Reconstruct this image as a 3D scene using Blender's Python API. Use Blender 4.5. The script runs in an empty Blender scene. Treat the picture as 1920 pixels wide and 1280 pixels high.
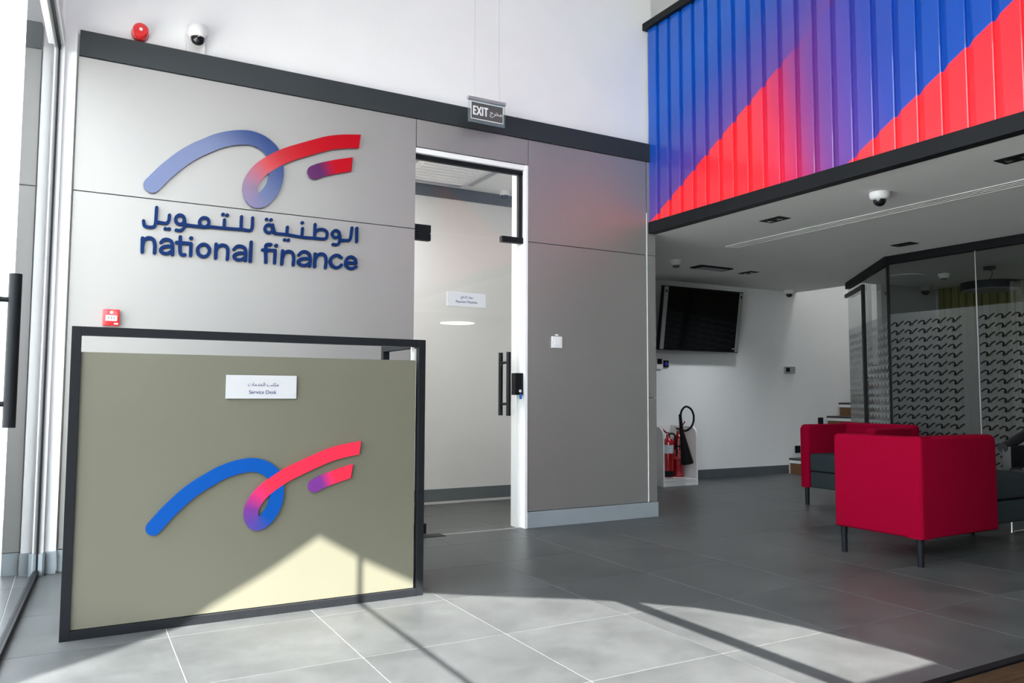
import bpy, bmesh, math, random
from mathutils import Vector, Matrix, Euler
random.seed(7)
SC = bpy.context.scene
COL = SC.collection
PI = math.pi

# ------------------------------------------------------------------ camera
cam_data = bpy.data.cameras.new('camera')
cam_data.sensor_width = 36.0
cam_data.lens = 1469.31 / 1920 * 36
cam_data.clip_start = 0.05
cam = bpy.data.objects.new('camera', cam_data)
COL.objects.link(cam)
yaw, pitch, roll = math.radians(-29.1666), math.radians(3.8779), math.radians(0.2171)
fwd = Vector((-math.sin(yaw) * math.cos(pitch), math.cos(yaw) * math.cos(pitch), math.sin(pitch)))
right0 = Vector((math.cos(yaw), math.sin(yaw), 0))
up0 = right0.cross(fwd)
rt = math.cos(roll) * right0 + math.sin(roll) * up0
up = -math.sin(roll) * right0 + math.cos(roll) * up0
cam.matrix_world = Matrix(((rt.x, up.x, -fwd.x, 0), (rt.y, up.y, -fwd.y, 0), (rt.z, up.z, -fwd.z, 0.967), (0, 0, 0, 1)))
SC.camera = cam

# ------------------------------------------------------------------ sky, sun, exposure
SC.view_settings.view_transform = 'Standard'
SC.view_settings.look = 'None'
SC.view_settings.gamma = 1.0
SC.view_settings.use_curve_mapping = False
SC.view_settings.exposure = 0.0
SKY, SUN, TAN_E = 10.4, 29.0, 0.9
w = bpy.data.worlds.new('sky')
SC.world = w
w.use_nodes = True
w.node_tree.nodes['Background'].inputs['Color'].default_value = (0.90, 0.95, 1.0, 1)
w.node_tree.nodes['Background'].inputs['Strength'].default_value = SKY
sun_data = bpy.data.lights.new('sun', 'SUN')
sun_data.energy = SUN
sun_data.angle = math.radians(0.3)
sun_data.color = (1.0, 0.97, 0.93)
sun = bpy.data.objects.new('sun', sun_data)
COL.objects.link(sun)
sun.location = (0, -8, 9)
sun.rotation_euler = Vector((0, 1, -TAN_E)).to_track_quat('-Z', 'Y').to_euler()

# ------------------------------------------------------------------ helpers
def tag(o, label=None, cat=None, group=None, kind=None):
    if label: o['label'] = label
    if cat: o['category'] = cat
    if group: o['group'] = group
    if kind: o['kind'] = kind
    return o

def empty(name, loc, label=None, cat=None, group=None, rz=0.0):
    o = bpy.data.objects.new(name, None)
    o.empty_display_size = 0.1
    COL.objects.link(o)
    o.location = loc
    o.rotation_euler = (0, 0, rz)
    return tag(o, label, cat, group)

def wm(o):
    m = Matrix.LocRotScale(o.location, o.rotation_euler, o.scale)
    return (wm(o.parent) @ o.matrix_parent_inverse @ m) if o.parent else m

def link(name, me, mat, parent=None, world=True):
    """world=True: the mesh is in world coordinates; world=False: in the parent's"""
    o = bpy.data.objects.new(name, me)
    COL.objects.link(o)
    if mat and not me.materials: me.materials.append(mat)
    if parent:
        o.parent = parent
        if world: o.matrix_parent_inverse = wm(parent).inverted()
    return o

class MB:
    """collects shapes in one bmesh, then becomes one mesh object"""
    def __init__(s): s.bm = bmesh.new(); s.smooth = False
    def box(s, x0, x1, y0, y1, z0, z1, bev=0.0, seg=2):
        r = bmesh.ops.create_cube(s.bm, size=1.0)
        vs = r['verts']
        for v in vs:
            v.co = Vector((x0 if v.co.x < 0 else x1, y0 if v.co.y < 0 else y1, z0 if v.co.z < 0 else z1))
        if bev > 0:
            es = {e for v in vs for e in v.link_edges}
            bmesh.ops.bevel(s.bm, geom=list(es), offset=bev, segments=seg, profile=0.5, affect='EDGES')
        return s
    def prism(s, pts, axis, a0, a1, bev=0.0, seg=2):
        """polygon pts in the two other axes, extruded along axis from a0 to a1"""
        def P(u, v, a):
            return Vector((a, u, v)) if axis == 'x' else Vector((u, a, v)) if axis == 'y' else Vector((u, v, a))
        A = [s.bm.verts.new(P(u, v, a0)) for u, v in pts]
        B = [s.bm.verts.new(P(u, v, a1)) for u, v in pts]
        n = len(pts)
        fs = [s.bm.faces.new(A), s.bm.faces.new(B[::-1])]
        for i in range(n):
            fs.append(s.bm.faces.new((A[i], B[i], B[(i + 1) % n], A[(i + 1) % n])))
        bmesh.ops.recalc_face_normals(s.bm, faces=fs)
        if bev > 0:
            es = {e for f in fs[:2] for e in f.edges}
            bmesh.ops.bevel(s.bm, geom=list(es), offset=bev, segments=seg, profile=0.5, affect='EDGES')
        return s
    def lathe(s, prof, c=(0, 0, 0), axis='z', n=24, cap=True):
        """prof: list of (radius, height) turned about an axis through c"""
        def P(r, h, a):
            x, y = r * math.cos(a), r * math.sin(a)
            d = {'z': (x, y, h), 'y': (x, h, y), 'x': (h, x, y)}[axis]
            return Vector((c[0] + d[0], c[1] + d[1], c[2] + d[2]))
        rings = [[s.bm.verts.new(P(max(r, 1e-4), h, 2 * PI * i / n)) for i in range(n)] for r, h in prof]
        fs = []
        for k in range(len(rings) - 1):
            for i in range(n):
                j = (i + 1) % n
                fs.append(s.bm.faces.new((rings[k][i], rings[k][j], rings[k + 1][j], rings[k + 1][i])))
        if cap:
            fs.append(s.bm.faces.new(rings[0][::-1])); fs.append(s.bm.faces.new(rings[-1]))
        bmesh.ops.recalc_face_normals(s.bm, faces=fs)
        s.smooth = True
        return s
    def tube(s, pts, r, n=10):
        pts = [Vector(p) for p in pts]
        rs = r if isinstance(r, (list, tuple)) else [r] * len(pts)
        rings = []
        up = None
        for i, p in enumerate(pts):
            t = (pts[min(i + 1, len(pts) - 1)] - pts[max(i - 1, 0)]).normalized()
            if up is None: up = t.orthogonal().normalized()
            up = (up - t * up.dot(t)).normalized()
            sd = t.cross(up)
            rings.append([s.bm.verts.new(p + rs[i] * (math.cos(2 * PI * k / n) * up + math.sin(2 * PI * k / n) * sd)) for k in range(n)])
        fs = []
        for a in range(len(rings) - 1):
            for i in range(n):
                j = (i + 1) % n
                fs.append(s.bm.faces.new((rings[a][i], rings[a][j], rings[a + 1][j], rings[a + 1][i])))
        fs.append(s.bm.faces.new(rings[0][::-1])); fs.append(s.bm.faces.new(rings[-1]))
        bmesh.ops.recalc_face_normals(s.bm, faces=fs)
        s.smooth = True
        return s
    def mesh(s, name):
        me = bpy.data.meshes.new(name)
        s.bm.normal_update()
        s.bm.to_mesh(me); s.bm.free()
        if s.smooth:
            for p in me.polygons: p.use_smooth = True
            try: me.set_sharp_from_angle(angle=math.radians(40))
            except Exception: pass
        return me
    def build(s, name, mat, parent=None, world=True):
        return link(name, s.mesh(name), mat, parent, world)

def box(name, mat, x0, x1, y0, y1, z0, z1, parent=None, bev=0.0, world=True, smooth=False):
    m = MB().box(x0, x1, y0, y1, z0, z1, bev)
    m.smooth = bev > 0.004 or smooth
    return m.build(name, mat, parent, world)

def struct(o): o['kind'] = 'structure'; return o

def catmull(pts, n=6, closed=False):
    if len(pts) < 3: return [Vector(p) for p in pts]
    P = [Vector(p) for p in pts]
    out = []
    m = len(P)
    for i in range(m - 1):
        a = P[i - 1] if i > 0 else (P[-2] if closed else 2 * P[0] - P[1])
        b, c = P[i], P[i + 1]
        d = P[i + 2] if i + 2 < m else (P[1] if closed else 2 * P[-1] - P[-2])
        for k in range(n):
            t = k / n
            out.append(0.5 * ((2 * b) + (c - a) * t + (2 * a - 5 * b + 4 * c - d) * t * t + (3 * b - a - 3 * c + d) * t ** 3))
    out.append(P[-1])
    return out

def copy_tree(o, parent=None):
    c = o.copy(); COL.objects.link(c)
    c.parent = parent
    for ch in [k for k in bpy.data.objects if k.parent == o]: copy_tree(ch, c)
    return c

# ------------------------------------------------------------------ materials
def mat(name, col, rough=0.5, metal=0.0, spec=0.5, noise=0.0, nscale=6.0, bump=0.0, coat=0.0, emit=None, estr=0.0, rnoise=0.0, stretch=None):
    m = bpy.data.materials.new(name); m.use_nodes = True
    nt = m.node_tree; b = nt.nodes['Principled BSDF']
    b.inputs['Base Color'].default_value = (*col, 1)
    b.inputs['Roughness'].default_value = rough
    b.inputs['Metallic'].default_value = metal
    b.inputs['Specular IOR Level'].default_value = spec
    b.inputs['Coat Weight'].default_value = coat
    if emit:
        b.inputs['Emission Color'].default_value = (*emit, 1)
        b.inputs['Emission Strength'].default_value = estr
    if noise > 0 or bump > 0 or rnoise > 0:
        g = nt.nodes.new('ShaderNodeNewGeometry')
        mp = nt.nodes.new('ShaderNodeMapping')
        if stretch: mp.inputs['Scale'].default_value = stretch
        n = nt.nodes.new('ShaderNodeTexNoise')
        n.inputs['Scale'].default_value = nscale; n.inputs['Detail'].default_value = 6
        nt.links.new(g.outputs['Position'], mp.inputs['Vector'])
        nt.links.new(mp.outputs['Vector'], n.inputs['Vector'])
        if noise > 0:
            r = nt.nodes.new('ShaderNodeMapRange')
            r.inputs['From Min'].default_value = 0.3; r.inputs['From Max'].default_value = 0.7
            r.inputs['To Min'].default_value = 1 - noise; r.inputs['To Max'].default_value = 1 + noise
            nt.links.new(n.outputs['Fac'], r.inputs['Value'])
            mx = nt.nodes.new('ShaderNodeMix'); mx.data_type = 'RGBA'; mx.blend_type = 'MULTIPLY'
            mx.inputs[0].default_value = 1.0
            mx.inputs[6].default_value = (*col, 1)
            nt.links.new(r.outputs['Result'], mx.inputs[7])
            nt.links.new(mx.outputs[2], b.inputs['Base Color'])
        if rnoise > 0:
            r = nt.nodes.new('ShaderNodeMapRange')
            r.inputs['From Min'].default_value = 0.3; r.inputs['From Max'].default_value = 0.7
            r.inputs['To Min'].default_value = rough - rnoise; r.inputs['To Max'].default_value = rough + rnoise
            nt.links.new(n.outputs['Fac'], r.inputs['Value'])
            nt.links.new(r.outputs['Result'], b.inputs['Roughness'])
        if bump > 0:
            bp = nt.nodes.new('ShaderNodeBump'); bp.inputs['Strength'].default_value = bump
            bp.inputs['Distance'].default_value = 0.002
            nt.links.new(n.outputs['Fac'], bp.inputs['Height'])
            nt.links.new(bp.outputs['Normal'], b.inputs['Normal'])
    return m

def glass(name, tint=(0.93, 0.96, 0.95), ior=1.5, haze=0.0, hazecol=(0.5, 0.5, 0.5)):
    m = bpy.data.materials.new(name); m.use_nodes = True
    nt = m.node_tree; nt.nodes.remove(nt.nodes['Principled BSDF'])
    out = nt.nodes['Material Output']
    t = nt.nodes.new('ShaderNodeBsdfTransparent'); t.inputs['Color'].default_value = (*tint, 1)
    g = nt.nodes.new('ShaderNodeBsdfGlossy'); g.inputs['Roughness'].default_value = 0.0
    f = nt.nodes.new('ShaderNodeFresnel'); f.inputs['IOR'].default_value = ior
    mx = nt.nodes.new('ShaderNodeMixShader')
    ge = nt.nodes.new('ShaderNodeNewGeometry')          # the far face of a pane only lets light through
    sb = nt.nodes.new('ShaderNodeMath'); sb.operation = 'SUBTRACT'; sb.inputs[0].default_value = 1.0
    ml = nt.nodes.new('ShaderNodeMath'); ml.operation = 'MULTIPLY'
    nt.links.new(ge.outputs['Backfacing'], sb.inputs[1])
    nt.links.new(f.outputs['Fac'], ml.inputs[0]); nt.links.new(sb.outputs[0], ml.inputs[1])
    nt.links.new(ml.outputs[0], mx.inputs['Fac'])
    body = t.outputs[0]
    if haze > 0:
        d = nt.nodes.new('ShaderNodeBsdfDiffuse'); d.inputs['Color'].default_value = (*hazecol, 1)
        m2 = nt.nodes.new('ShaderNodeMixShader'); m2.inputs['Fac'].default_value = haze
        nt.links.new(body, m2.inputs[1]); nt.links.new(d.outputs[0], m2.inputs[2])
        body = m2.outputs[0]
    nt.links.new(body, mx.inputs[1]); nt.links.new(g.outputs[0], mx.inputs[2])
    nt.links.new(mx.outputs[0], out.inputs['Surface'])
    return m

def srgb(r, g, b):
    f = lambda c: c / 12.92 if c <= 0.04045 else ((c + 0.055) / 1.055) ** 2.4
    return tuple(f(c / 255) for c in (r, g, b))

M = {}
M['white'] = mat('white_paint', (0.86, 0.865, 0.87), 0.6, noise=0.015, nscale=3, bump=0.05)
M['ceil'] = mat('ceiling_paint', (0.88, 0.88, 0.87), 0.8, noise=0.015, nscale=2)
M['greywall'] = mat('grey_paint', (0.66, 0.65, 0.64), 0.6, noise=0.02, nscale=2)
M['clad'] = mat('satin_cladding', (0.365, 0.355, 0.342), 0.46, metal=0.6, noise=0.03, nscale=1.4, rnoise=0.03, stretch=(1, 1, 0.35))
M['band'] = mat('dark_band', (0.030, 0.036, 0.040), 0.4, spec=0.3, noise=0.05, nscale=2)
M['base'] = mat('skirting_grey_blue', (0.30, 0.34, 0.37), 0.35, noise=0.04, nscale=5)
M['base_dark'] = mat('skirting_dark', (0.09, 0.105, 0.115), 0.4, noise=0.05, nscale=5)
M['black'] = mat('black_powder_coat', (0.008, 0.009, 0.011), 0.48, spec=0.16, noise=0.1, nscale=30)
M['blackm'] = mat('black_matt', (0.007, 0.007, 0.008), 0.6, spec=0.15)
M['matwood'] = mat('dark_brown_strip', (0.045, 0.024, 0.011), 0.6, spec=0.2, noise=0.4, nscale=9, stretch=(1, 9, 9))
M['grout'] = mat('pale_grout', (0.34, 0.34, 0.33), 0.7, noise=0.05, nscale=20)
M['pwhite'] = mat('white_plastic', (0.78, 0.78, 0.78), 0.35)
M['pgrey'] = mat('grey_plastic', (0.32, 0.32, 0.33), 0.4)
M['alu'] = mat('aluminium', (0.62, 0.62, 0.64), 0.32, metal=0.8)
M['chrome'] = mat('chrome', (0.75, 0.75, 0.76), 0.12, metal=1.0)
M['redp'] = mat('red_plastic', (0.62, 0.015, 0.02), 0.3, coat=0.3)
M['redlens'] = mat('red_lens', (0.75, 0.03, 0.035), 0.15, coat=0.6)
M['redext'] = mat('red_enamel', (0.32, 0.005, 0.012), 0.22, coat=0.5)
M['fabric'] = mat('crimson_wool', (0.21, 0.0004, 0.016), 0.9, spec=0.05, noise=0.08, nscale=180, bump=0.3)
M['seat'] = mat('charcoal_wool', (0.026, 0.034, 0.038), 0.9, spec=0.08, noise=0.12, nscale=180, bump=0.3)
M['leather'] = mat('black_leather', (0.008, 0.008, 0.009), 0.4, noise=0.1, nscale=40)
M['olive'] = mat('olive_back_painted_glass', (0.118, 0.115, 0.083), 0.42, coat=0.0, noise=0.035, nscale=1.5)
M['wood'] = mat('brown_wood', (0.17, 0.085, 0.035), 0.5, noise=0.35, nscale=9, stretch=(1, 9, 9))
M['tread'] = mat('dark_tread', (0.05, 0.048, 0.046), 0.5, noise=0.1, nscale=12)
M['screen'] = mat('black_screen', (0.004, 0.004, 0.005), 0.08, spec=0.5)
M['lens'] = mat('camera_lens', (0.006, 0.007, 0.01), 0.05, coat=0.5)
M['navy'] = mat('navy_acrylic', srgb(2, 34, 82), 0.45, spec=0.12)
M['ink'] = mat('blue_ink', srgb(16, 18, 84), 0.6, spec=0.1)
M['plate'] = mat('sign_plate_white', (0.60, 0.60, 0.62), 0.5, spec=0.2)
M['deskplate'] = mat('desk_plate_white', (0.42, 0.42, 0.435), 0.5, spec=0.15)
M['signgrey'] = mat('sign_grey', (0.09, 0.09, 0.09), 0.4)
M['litwhite'] = mat('letter_white', (0.80, 0.80, 0.81), 0.5, spec=0.2)
M['roomfill'] = mat('room_fill_glow', (0.9, 0.9, 0.9), 0.4, emit=(1, 0.98, 0.95), estr=46.0)  # glow of the added panel in the payment room
M['facade'] = mat('facade_stone', (0.13, 0.12, 0.10), 0.8, noise=0.15, nscale=4)
M['tvwall'] = mat('pale_grey_paint', (0.80, 0.81, 0.815), 0.6, noise=0.015, nscale=3)
M['stairfill'] = mat('stair_fill_glow', (0.9, 0.9, 0.9), 0.4, emit=(1, 0.99, 0.97), estr=40.0)  # glow of the added panel above the stairwell
M['darkclad'] = mat('dark_exterior_cladding', (0.02, 0.021, 0.022), 0.7, noise=0.1, nscale=3)
M['lamp'] = mat('lamp_diffuser', (0.9, 0.9, 0.9), 0.4, emit=(1, 0.98, 0.95), estr=26.0)
M['lampoff'] = mat('lamp_diffuser_off', (0.35, 0.36, 0.37), 0.5)
M['bluelit'] = mat('blue_display', (0.01, 0.01, 0.03), 0.3, emit=(0.05, 0.08, 0.8), estr=0.6)
M['greenwall'] = mat('olive_slats', (0.16, 0.15, 0.035), 0.6, noise=0.1, nscale=8)
M['glass'] = glass('clear_glass', (0.97, 0.975, 0.97))
M['mglass'] = glass('tinted_partition_glass', (0.80, 0.82, 0.82), 1.5)
M['lglass'] = glass('side_glass', (0.94, 0.96, 0.96), 1.8)
M['acrylic'] = glass('acrylic_sheet', (0.9, 0.94, 0.95), 1.5, haze=0.15, hazecol=(0.5, 0.6, 0.65))
M['film'] = glass('frosted_film', (0.95, 0.95, 0.95), 1.05, haze=0.14, hazecol=(0.30, 0.31, 0.30))
M['motif'] = glass('film_motif', (0.38, 0.38, 0.37), 1.01)
M['motifl'] = mat('film_motif_pale', (0.34, 0.36, 0.36), 0.6)

def tile_material():
    m = bpy.data.materials.new('grey_porcelain'); m.use_nodes = True
    nt = m.node_tree; b = nt.nodes['Principled BSDF']
    g = nt.nodes.new('ShaderNodeNewGeometry'); oi = nt.nodes.new('ShaderNodeObjectInfo')
    mul = nt.nodes.new('ShaderNodeVectorMath'); mul.operation = 'SCALE'; mul.inputs['Scale'].default_value = 1.0
    off = nt.nodes.new('ShaderNodeCombineXYZ')
    k = nt.nodes.new('ShaderNodeMath'); k.operation = 'MULTIPLY'; k.inputs[1].default_value = 37.0
    nt.links.new(oi.outputs['Random'], k.inputs[0]); nt.links.new(k.outputs[0], off.inputs['Z'])
    add = nt.nodes.new('ShaderNodeVectorMath'); add.operation = 'ADD'
    nt.links.new(g.outputs['Position'], add.inputs[0]); nt.links.new(off.outputs[0], add.inputs[1])
    n1 = nt.nodes.new('ShaderNodeTexNoise'); n1.inputs['Scale'].default_value = 2.6; n1.inputs['Detail'].default_value = 8; n1.inputs['Roughness'].default_value = 0.62
    n2 = nt.nodes.new('ShaderNodeTexNoise'); n2.inputs['Scale'].default_value = 60; n2.inputs['Detail'].default_value = 4
    nt.links.new(add.outputs[0], n1.inputs['Vector']); nt.links.new(add.outputs[0], n2.inputs['Vector'])
    cr = nt.nodes.new('ShaderNodeValToRGB')
    cr.color_ramp.elements[0].position = 0.30; cr.color_ramp.elements[0].color = (0.054, 0.057, 0.058, 1)
    cr.color_ramp.elements[1].position = 0.72; cr.color_ramp.elements[1].color = (0.098, 0.102, 0.102, 1)
    nt.links.new(n1.outputs['Fac'], cr.inputs['Fac'])
    mx = nt.nodes.new('ShaderNodeMix'); mx.data_type = 'RGBA'; mx.blend_type = 'OVERLAY'; mx.inputs[0].default_value = 0.12
    nt.links.new(cr.outputs['Color'], mx.inputs[6]); nt.links.new(n2.outputs['Fac'], mx.inputs[7])
    nt.links.new(mx.outputs[2], b.inputs['Base Color'])
    rr = nt.nodes.new('ShaderNodeMapRange'); rr.inputs['To Min'].default_value = 0.28; rr.inputs['To Max'].default_value = 0.44
    nt.links.new(n1.outputs['Fac'], rr.inputs['Value']); nt.links.new(rr.outputs['Result'], b.inputs['Roughness']); b.inputs['Specular IOR Level'].default_value = 0.25
    return m
M['tile'] = tile_material()

def swoosh_material(name, rough):
    m = bpy.data.materials.new(name); m.use_nodes = True
    nt = m.node_tree; b = nt.nodes['Principled BSDF']
    a = nt.nodes.new('ShaderNodeAttribute'); a.attribute_name = 'ink'
    nt.links.new(a.outputs['Color'], b.inputs['Base Color'])
    b.inputs['Roughness'].default_value = rough; b.inputs['Specular IOR Level'].default_value = 0.5 if rough < 0.3 else 0.15
    return m
M['swoosh'] = swoosh_material('printed_swoosh', 0.5)
M['swooshgloss'] = swoosh_material('glossy_swoosh', 0.16)

def parapet_material():
    """flat print: diagonal red, purple and blue fields, laid out in metres on the parapet (position Y, Z)"""
    m = bpy.data.materials.new('printed_corrugated_sheet'); m.use_nodes = True
    nt = m.node_tree; b = nt.nodes['Principled BSDF']
    b.inputs['Roughness'].default_value = 0.3; b.inputs['Coat Weight'].default_value = 0.45; b.inputs['Coat Roughness'].default_value = 0.04
    g = nt.nodes.new('ShaderNodeNewGeometry'); s = nt.nodes.new('ShaderNodeSeparateXYZ')
    nt.links.new(g.outputs['Position'], s.inputs[0])
    def math_(op, a, b_):
        n = nt.nodes.new('ShaderNodeMath'); n.operation = op
        for i, v in enumerate((a, b_)):
            if isinstance(v, (int, float)): n.inputs[i].default_value = v
            else: nt.links.new(v, n.inputs[i])
        return n.outputs[0]
    Y, Z = s.outputs['Y'], s.outputs['Z']
    e = math_('ADD', Z, math_('MULTIPLY', Y, 0.585))
    def ramp(v, lo, hi, stops):
        r = nt.nodes.new('ShaderNodeMapRange'); r.inputs['From Min'].default_value = lo; r.inputs['From Max'].default_value = hi
        nt.links.new(v, r.inputs['Value'])
        c = nt.nodes.new('ShaderNodeValToRGB')
        el = c.color_ramp.elements
        while len(el) < len(stops): el.new(0.5)
        for k, (p, col) in zip(el, sorted(stops)):
            k.position = (p - lo) / (hi - lo); k.color = (*srgb(*col), 1)
        nt.links.new(r.outputs['Result'], c.inputs['Fac'])
        return c.outputs['Color']
    mm = math_('SUBTRACT', Y, math_('MULTIPLY', math_('SUBTRACT', Z, 2.4), 0.25))
    left = ramp(e, 5.2, 6.2, [(5.28, (95, 58, 150)), (5.5, (72, 62, 160)), (5.85, (14, 72, 172)), (6.15, (0, 84, 186))])
    mid = ramp(mm, 2.3, 4.0, [(2.45, (0, 70, 168)), (2.75, (38, 64, 165)), (3.0, (84, 60, 158)), (3.2, (112, 54, 142)), (3.34, (150, 46, 124)), (3.45, (190, 36, 98)), (3.6, (222, 36, 74)), (3.78, (240, 38, 52))])
    def sel(edge, lo_c, hi_c):
        r = nt.nodes.new('ShaderNodeMapRange'); r.inputs['From Min'].default_value = edge - 0.004; r.inputs['From Max'].default_value = edge + 0.004
        nt.links.new(e, r.inputs['Value'])
        x = nt.nodes.new('ShaderNodeMix'); x.data_type = 'RGBA'
        nt.links.new(r.outputs['Result'], x.inputs[0])
        if isinstance(lo_c, tuple): x.inputs[6].default_value = (*lo_c, 1)
        else: nt.links.new(lo_c, x.inputs[6])
        nt.links.new(hi_c, x.inputs[7])
        return x.outputs[2]
    near = ramp(mm, -0.6, 2.4, [(-0.4, (0, 70, 168)), (0.2, (84, 60, 158)), (0.7, (190, 36, 98)), (1.1, (248, 42, 54))])
    c1 = sel(4.19, near, mid)
    c2 = sel(5.285, c1, left)
    nt.links.new(c2, b.inputs['Base Color'])
    return m
M['parapet'] = parapet_material()

# ================================================================== THE SETTING
WY = 4.977          # face of the cladding on the back wall
CX = 4.075          # mezzanine face / end of the back wall
CZ = 2.286          # ceiling under the mezzanine
HZ = 5.8            # upper ceiling
TVY = 6.95          # far wall

# floor: grout bed with tiles laid on it, 0.6 m grid
floor = struct(box('floor', M['grout'], -0.74, 11.0, -1.75, 7.1, -0.06, -0.0015))
tile_me = MB().box(-0.2987, 0.2987, -0.2987, 0.2987, -0.012, 0.0, 0.0012, 1).mesh('tile')
tile_me.materials.append(M['tile'])
OX, OY = 0.367, 3.447
cells = []
for i in range(-2, 17):
    for j in range(-6, 9):
        cx, cy = OX + i * 0.6 + 0.3, OY - j * 0.6 + 0.3
        if cx > 10.7 or cx < -0.75 or cy < -1.45 or cy > 6.9: continue
        if cx > 7.0 and cy < 4.0: continue
        if 1.3 < cx < 4.0 and cy > 6.62: continue
        if cx < 1.3 and cy > 5.2: continue
        cells.append((cx, cy))
for cx, cy in cells:
    t = link('tile', tile_me, None, floor, False)
    t.location = (cx, cy, 0)
ground = struct(box('ground', mat('outdoor_paving', (0.42, 0.40, 0.37), 0.8, noise=0.1, nscale=2), -14, 16, -16, -1.76, -0.2, -0.03))
struct(box('ground', bpy.data.materials['outdoor_paving'], -14, -0.75, -1.76, 12.0, -0.2, -0.03))

# back wall: white wall with the opening of the glass door, clad below
wb = MB()
wb.box(-0.17, 2.0, WY + 0.035, WY + 0.16, 0, HZ)
wb.box(2.0, 2.905, WY + 0.035, WY + 0.16, 2.675, HZ)
wb.box(2.905, 4.12, WY + 0.035, WY + 0.16, 0, HZ)
wall_back = struct(wb.build('wall_back', M['white']))
g = 0.0025
for (x0, x1, z0, z1) in ((-0.045, 2.012, 2.102, 2.876), (-0.045, 2.012, 0.118, 2.102), (2.012, 2.912, 2.679, 2.876),
                         (2.912, 4.028, 2.102, 2.876), (2.912, 4.028, 0.118, 2.102)):
    box('cladding_panel', M['clad'], x0 + g, x1 - g, WY, WY + 0.034, z0 + g, z1 - g, wall_back, 0.0012)
box('corner_bead', M['pwhite'], 4.027, 4.033, WY - 0.004, WY + 0.034, 0.118, 2.45, wall_back)
for z0, z1 in ((0.118, 0.945), (0.945, 2.102), (2.102, 2.876)):
    box('corner_strip', M['clad'], 4.034, 4.118, WY, WY + 0.034, z0 + g, z1 - g, wall_back, 0.0012)
box('backing', M['blackm'], -0.04, 4.115, WY + 0.030, WY + 0.036, 2.86, 2.88, wall_back)
trim = struct(box('trim_1', M['band'], -0.04, 4.12, WY - 0.012, WY + 0.045, 2.876, 3.024, None, 0.002))
bb = MB(); bb.box(-0.045, 2.01, WY - 0.012, WY + 0.034, 0, 0.116, 0.002); bb.box(2.905, 4.12, WY - 0.012, WY + 0.034, 0, 0.116, 0.002)
struct(bb.build('baseboard_back', M['base']))
# white stepped pilaster beside the side glazing
wl = MB(); wl.box(-0.11, -0.052, WY - 0.02, WY + 0.035, 0.116, 2.885); wl.box(-0.16, -0.11, WY - 0.055, WY + 0.035, 0.116, HZ); wl.box(-0.11, -0.052, WY + 0.0, WY + 0.035, 2.885, 3.03)
struct(wl.build('trim_2', M['white']))
bl = MB(); bl.box(-0.175, -0.112, WY - 0.075, WY - 0.05, 0, 0.116); bl.box(-0.112, -0.05, WY - 0.04, WY - 0.014, 0, 0.116)
struct(bl.build('baseboard_left', M['base']))
struct(box('trim_3', M['base_dark'], -0.112, -0.102, WY - 0.074, WY - 0.041, 0, 0.116))

# far wall (television, stairs), return wall, right walls, upper storey, facade
struct(box('wall_far', M['tvwall'], 1.2, 11.0, TVY, TVY + 0.12, 0, HZ))
struct(box('baseboard_far', M['base_dark'], 4.12, 7.84, TVY - 0.014, TVY, 0, 0.105, None, 0.002))
struct(box('wall_return', M['white'], 4.06, 4.12, WY + 0.16, TVY, 0, HZ))
struct(box('wall_right', M['white'], 11.0, 11.1, -1.75, 7.07, 0, HZ))
struct(box('wall_exterior', M['darkclad'], -0.30, -0.17, WY + 0.0, WY + 0.16, 0, HZ))
struct(box('ceiling', M['ceil'], -0.6, 11.1, -1.75, 7.07, HZ, HZ + 0.1))
# slab of the mezzanine: its underside is the low ceiling, open over the stairs
sl = MB(); sl.box(CX + 0.02, 8.05, -1.6, TVY, CZ, CZ + 0.28); sl.box(8.05, 11.0, -1.6, 5.95, CZ, CZ + 0.28)
struct(sl.build('ceiling_mezzanine', M['ceil']))
# facade behind the camera: pointed-arch window above a transom, shopfront glazing below
FY = -1.6
arch_r = [(1.0, 3.94), (1.21, 3.80), (1.464, 3.655), (1.84, 3.36), (2.16, 3.13), (2.34, 2.965), (2.51, 2.78), (2.62, 2.57), (2.70, 2.34), (2.74, 2.12), (2.775, 1.91), (2.78, 1.80)]
SILL = TAN_E * (1.80 - FY)
arch_r = [(x, max(TAN_E * (v - FY + 0.15), SILL)) for x, v in arch_r]
arch_r[-1] = (2.78, SILL)
arch = [(2.0 - x, z) for x, z in arch_r[::-1]] + arch_r[1:]
fb = MB()
fb.box(-1.2, arch[0][0], FY - 0.15, FY, 0, HZ)
fb.box(arch[-1][0], 11.1, FY - 0.15, FY, 0, HZ)
for (xa, za), (xb, zb) in zip(arch[:-1], arch[1:]):
    fb.prism([(xa, za), (xb, zb), (xb, HZ), (xa, HZ)], 'y', FY - 0.15, FY)
fb.box(arch[0][0], arch[-1][0], FY - 0.15, FY, 0, SILL)
struct(fb.build('wall_front', M['facade']))
win = struct(MB().prism([(x, z) for x, z in arch], 'y', FY - 0.085, FY - 0.077).build('window_1', M['glass']))
for xm, wd in ((1.196, 0.028), (2.30, 0.085), (0.30 - 0.6, 0.085)):
    ztop = SILL
    for (xa, za), (xb, zb) in zip(arch[:-1], arch[1:]):
        if xa <= xm <= xb: ztop = za + (zb - za) * (xm - xa) / (xb - xa)
    box('mullion', M['black'], xm - wd / 2, xm + wd / 2, FY - 0.11, FY - 0.05, SILL, ztop, win)
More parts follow.
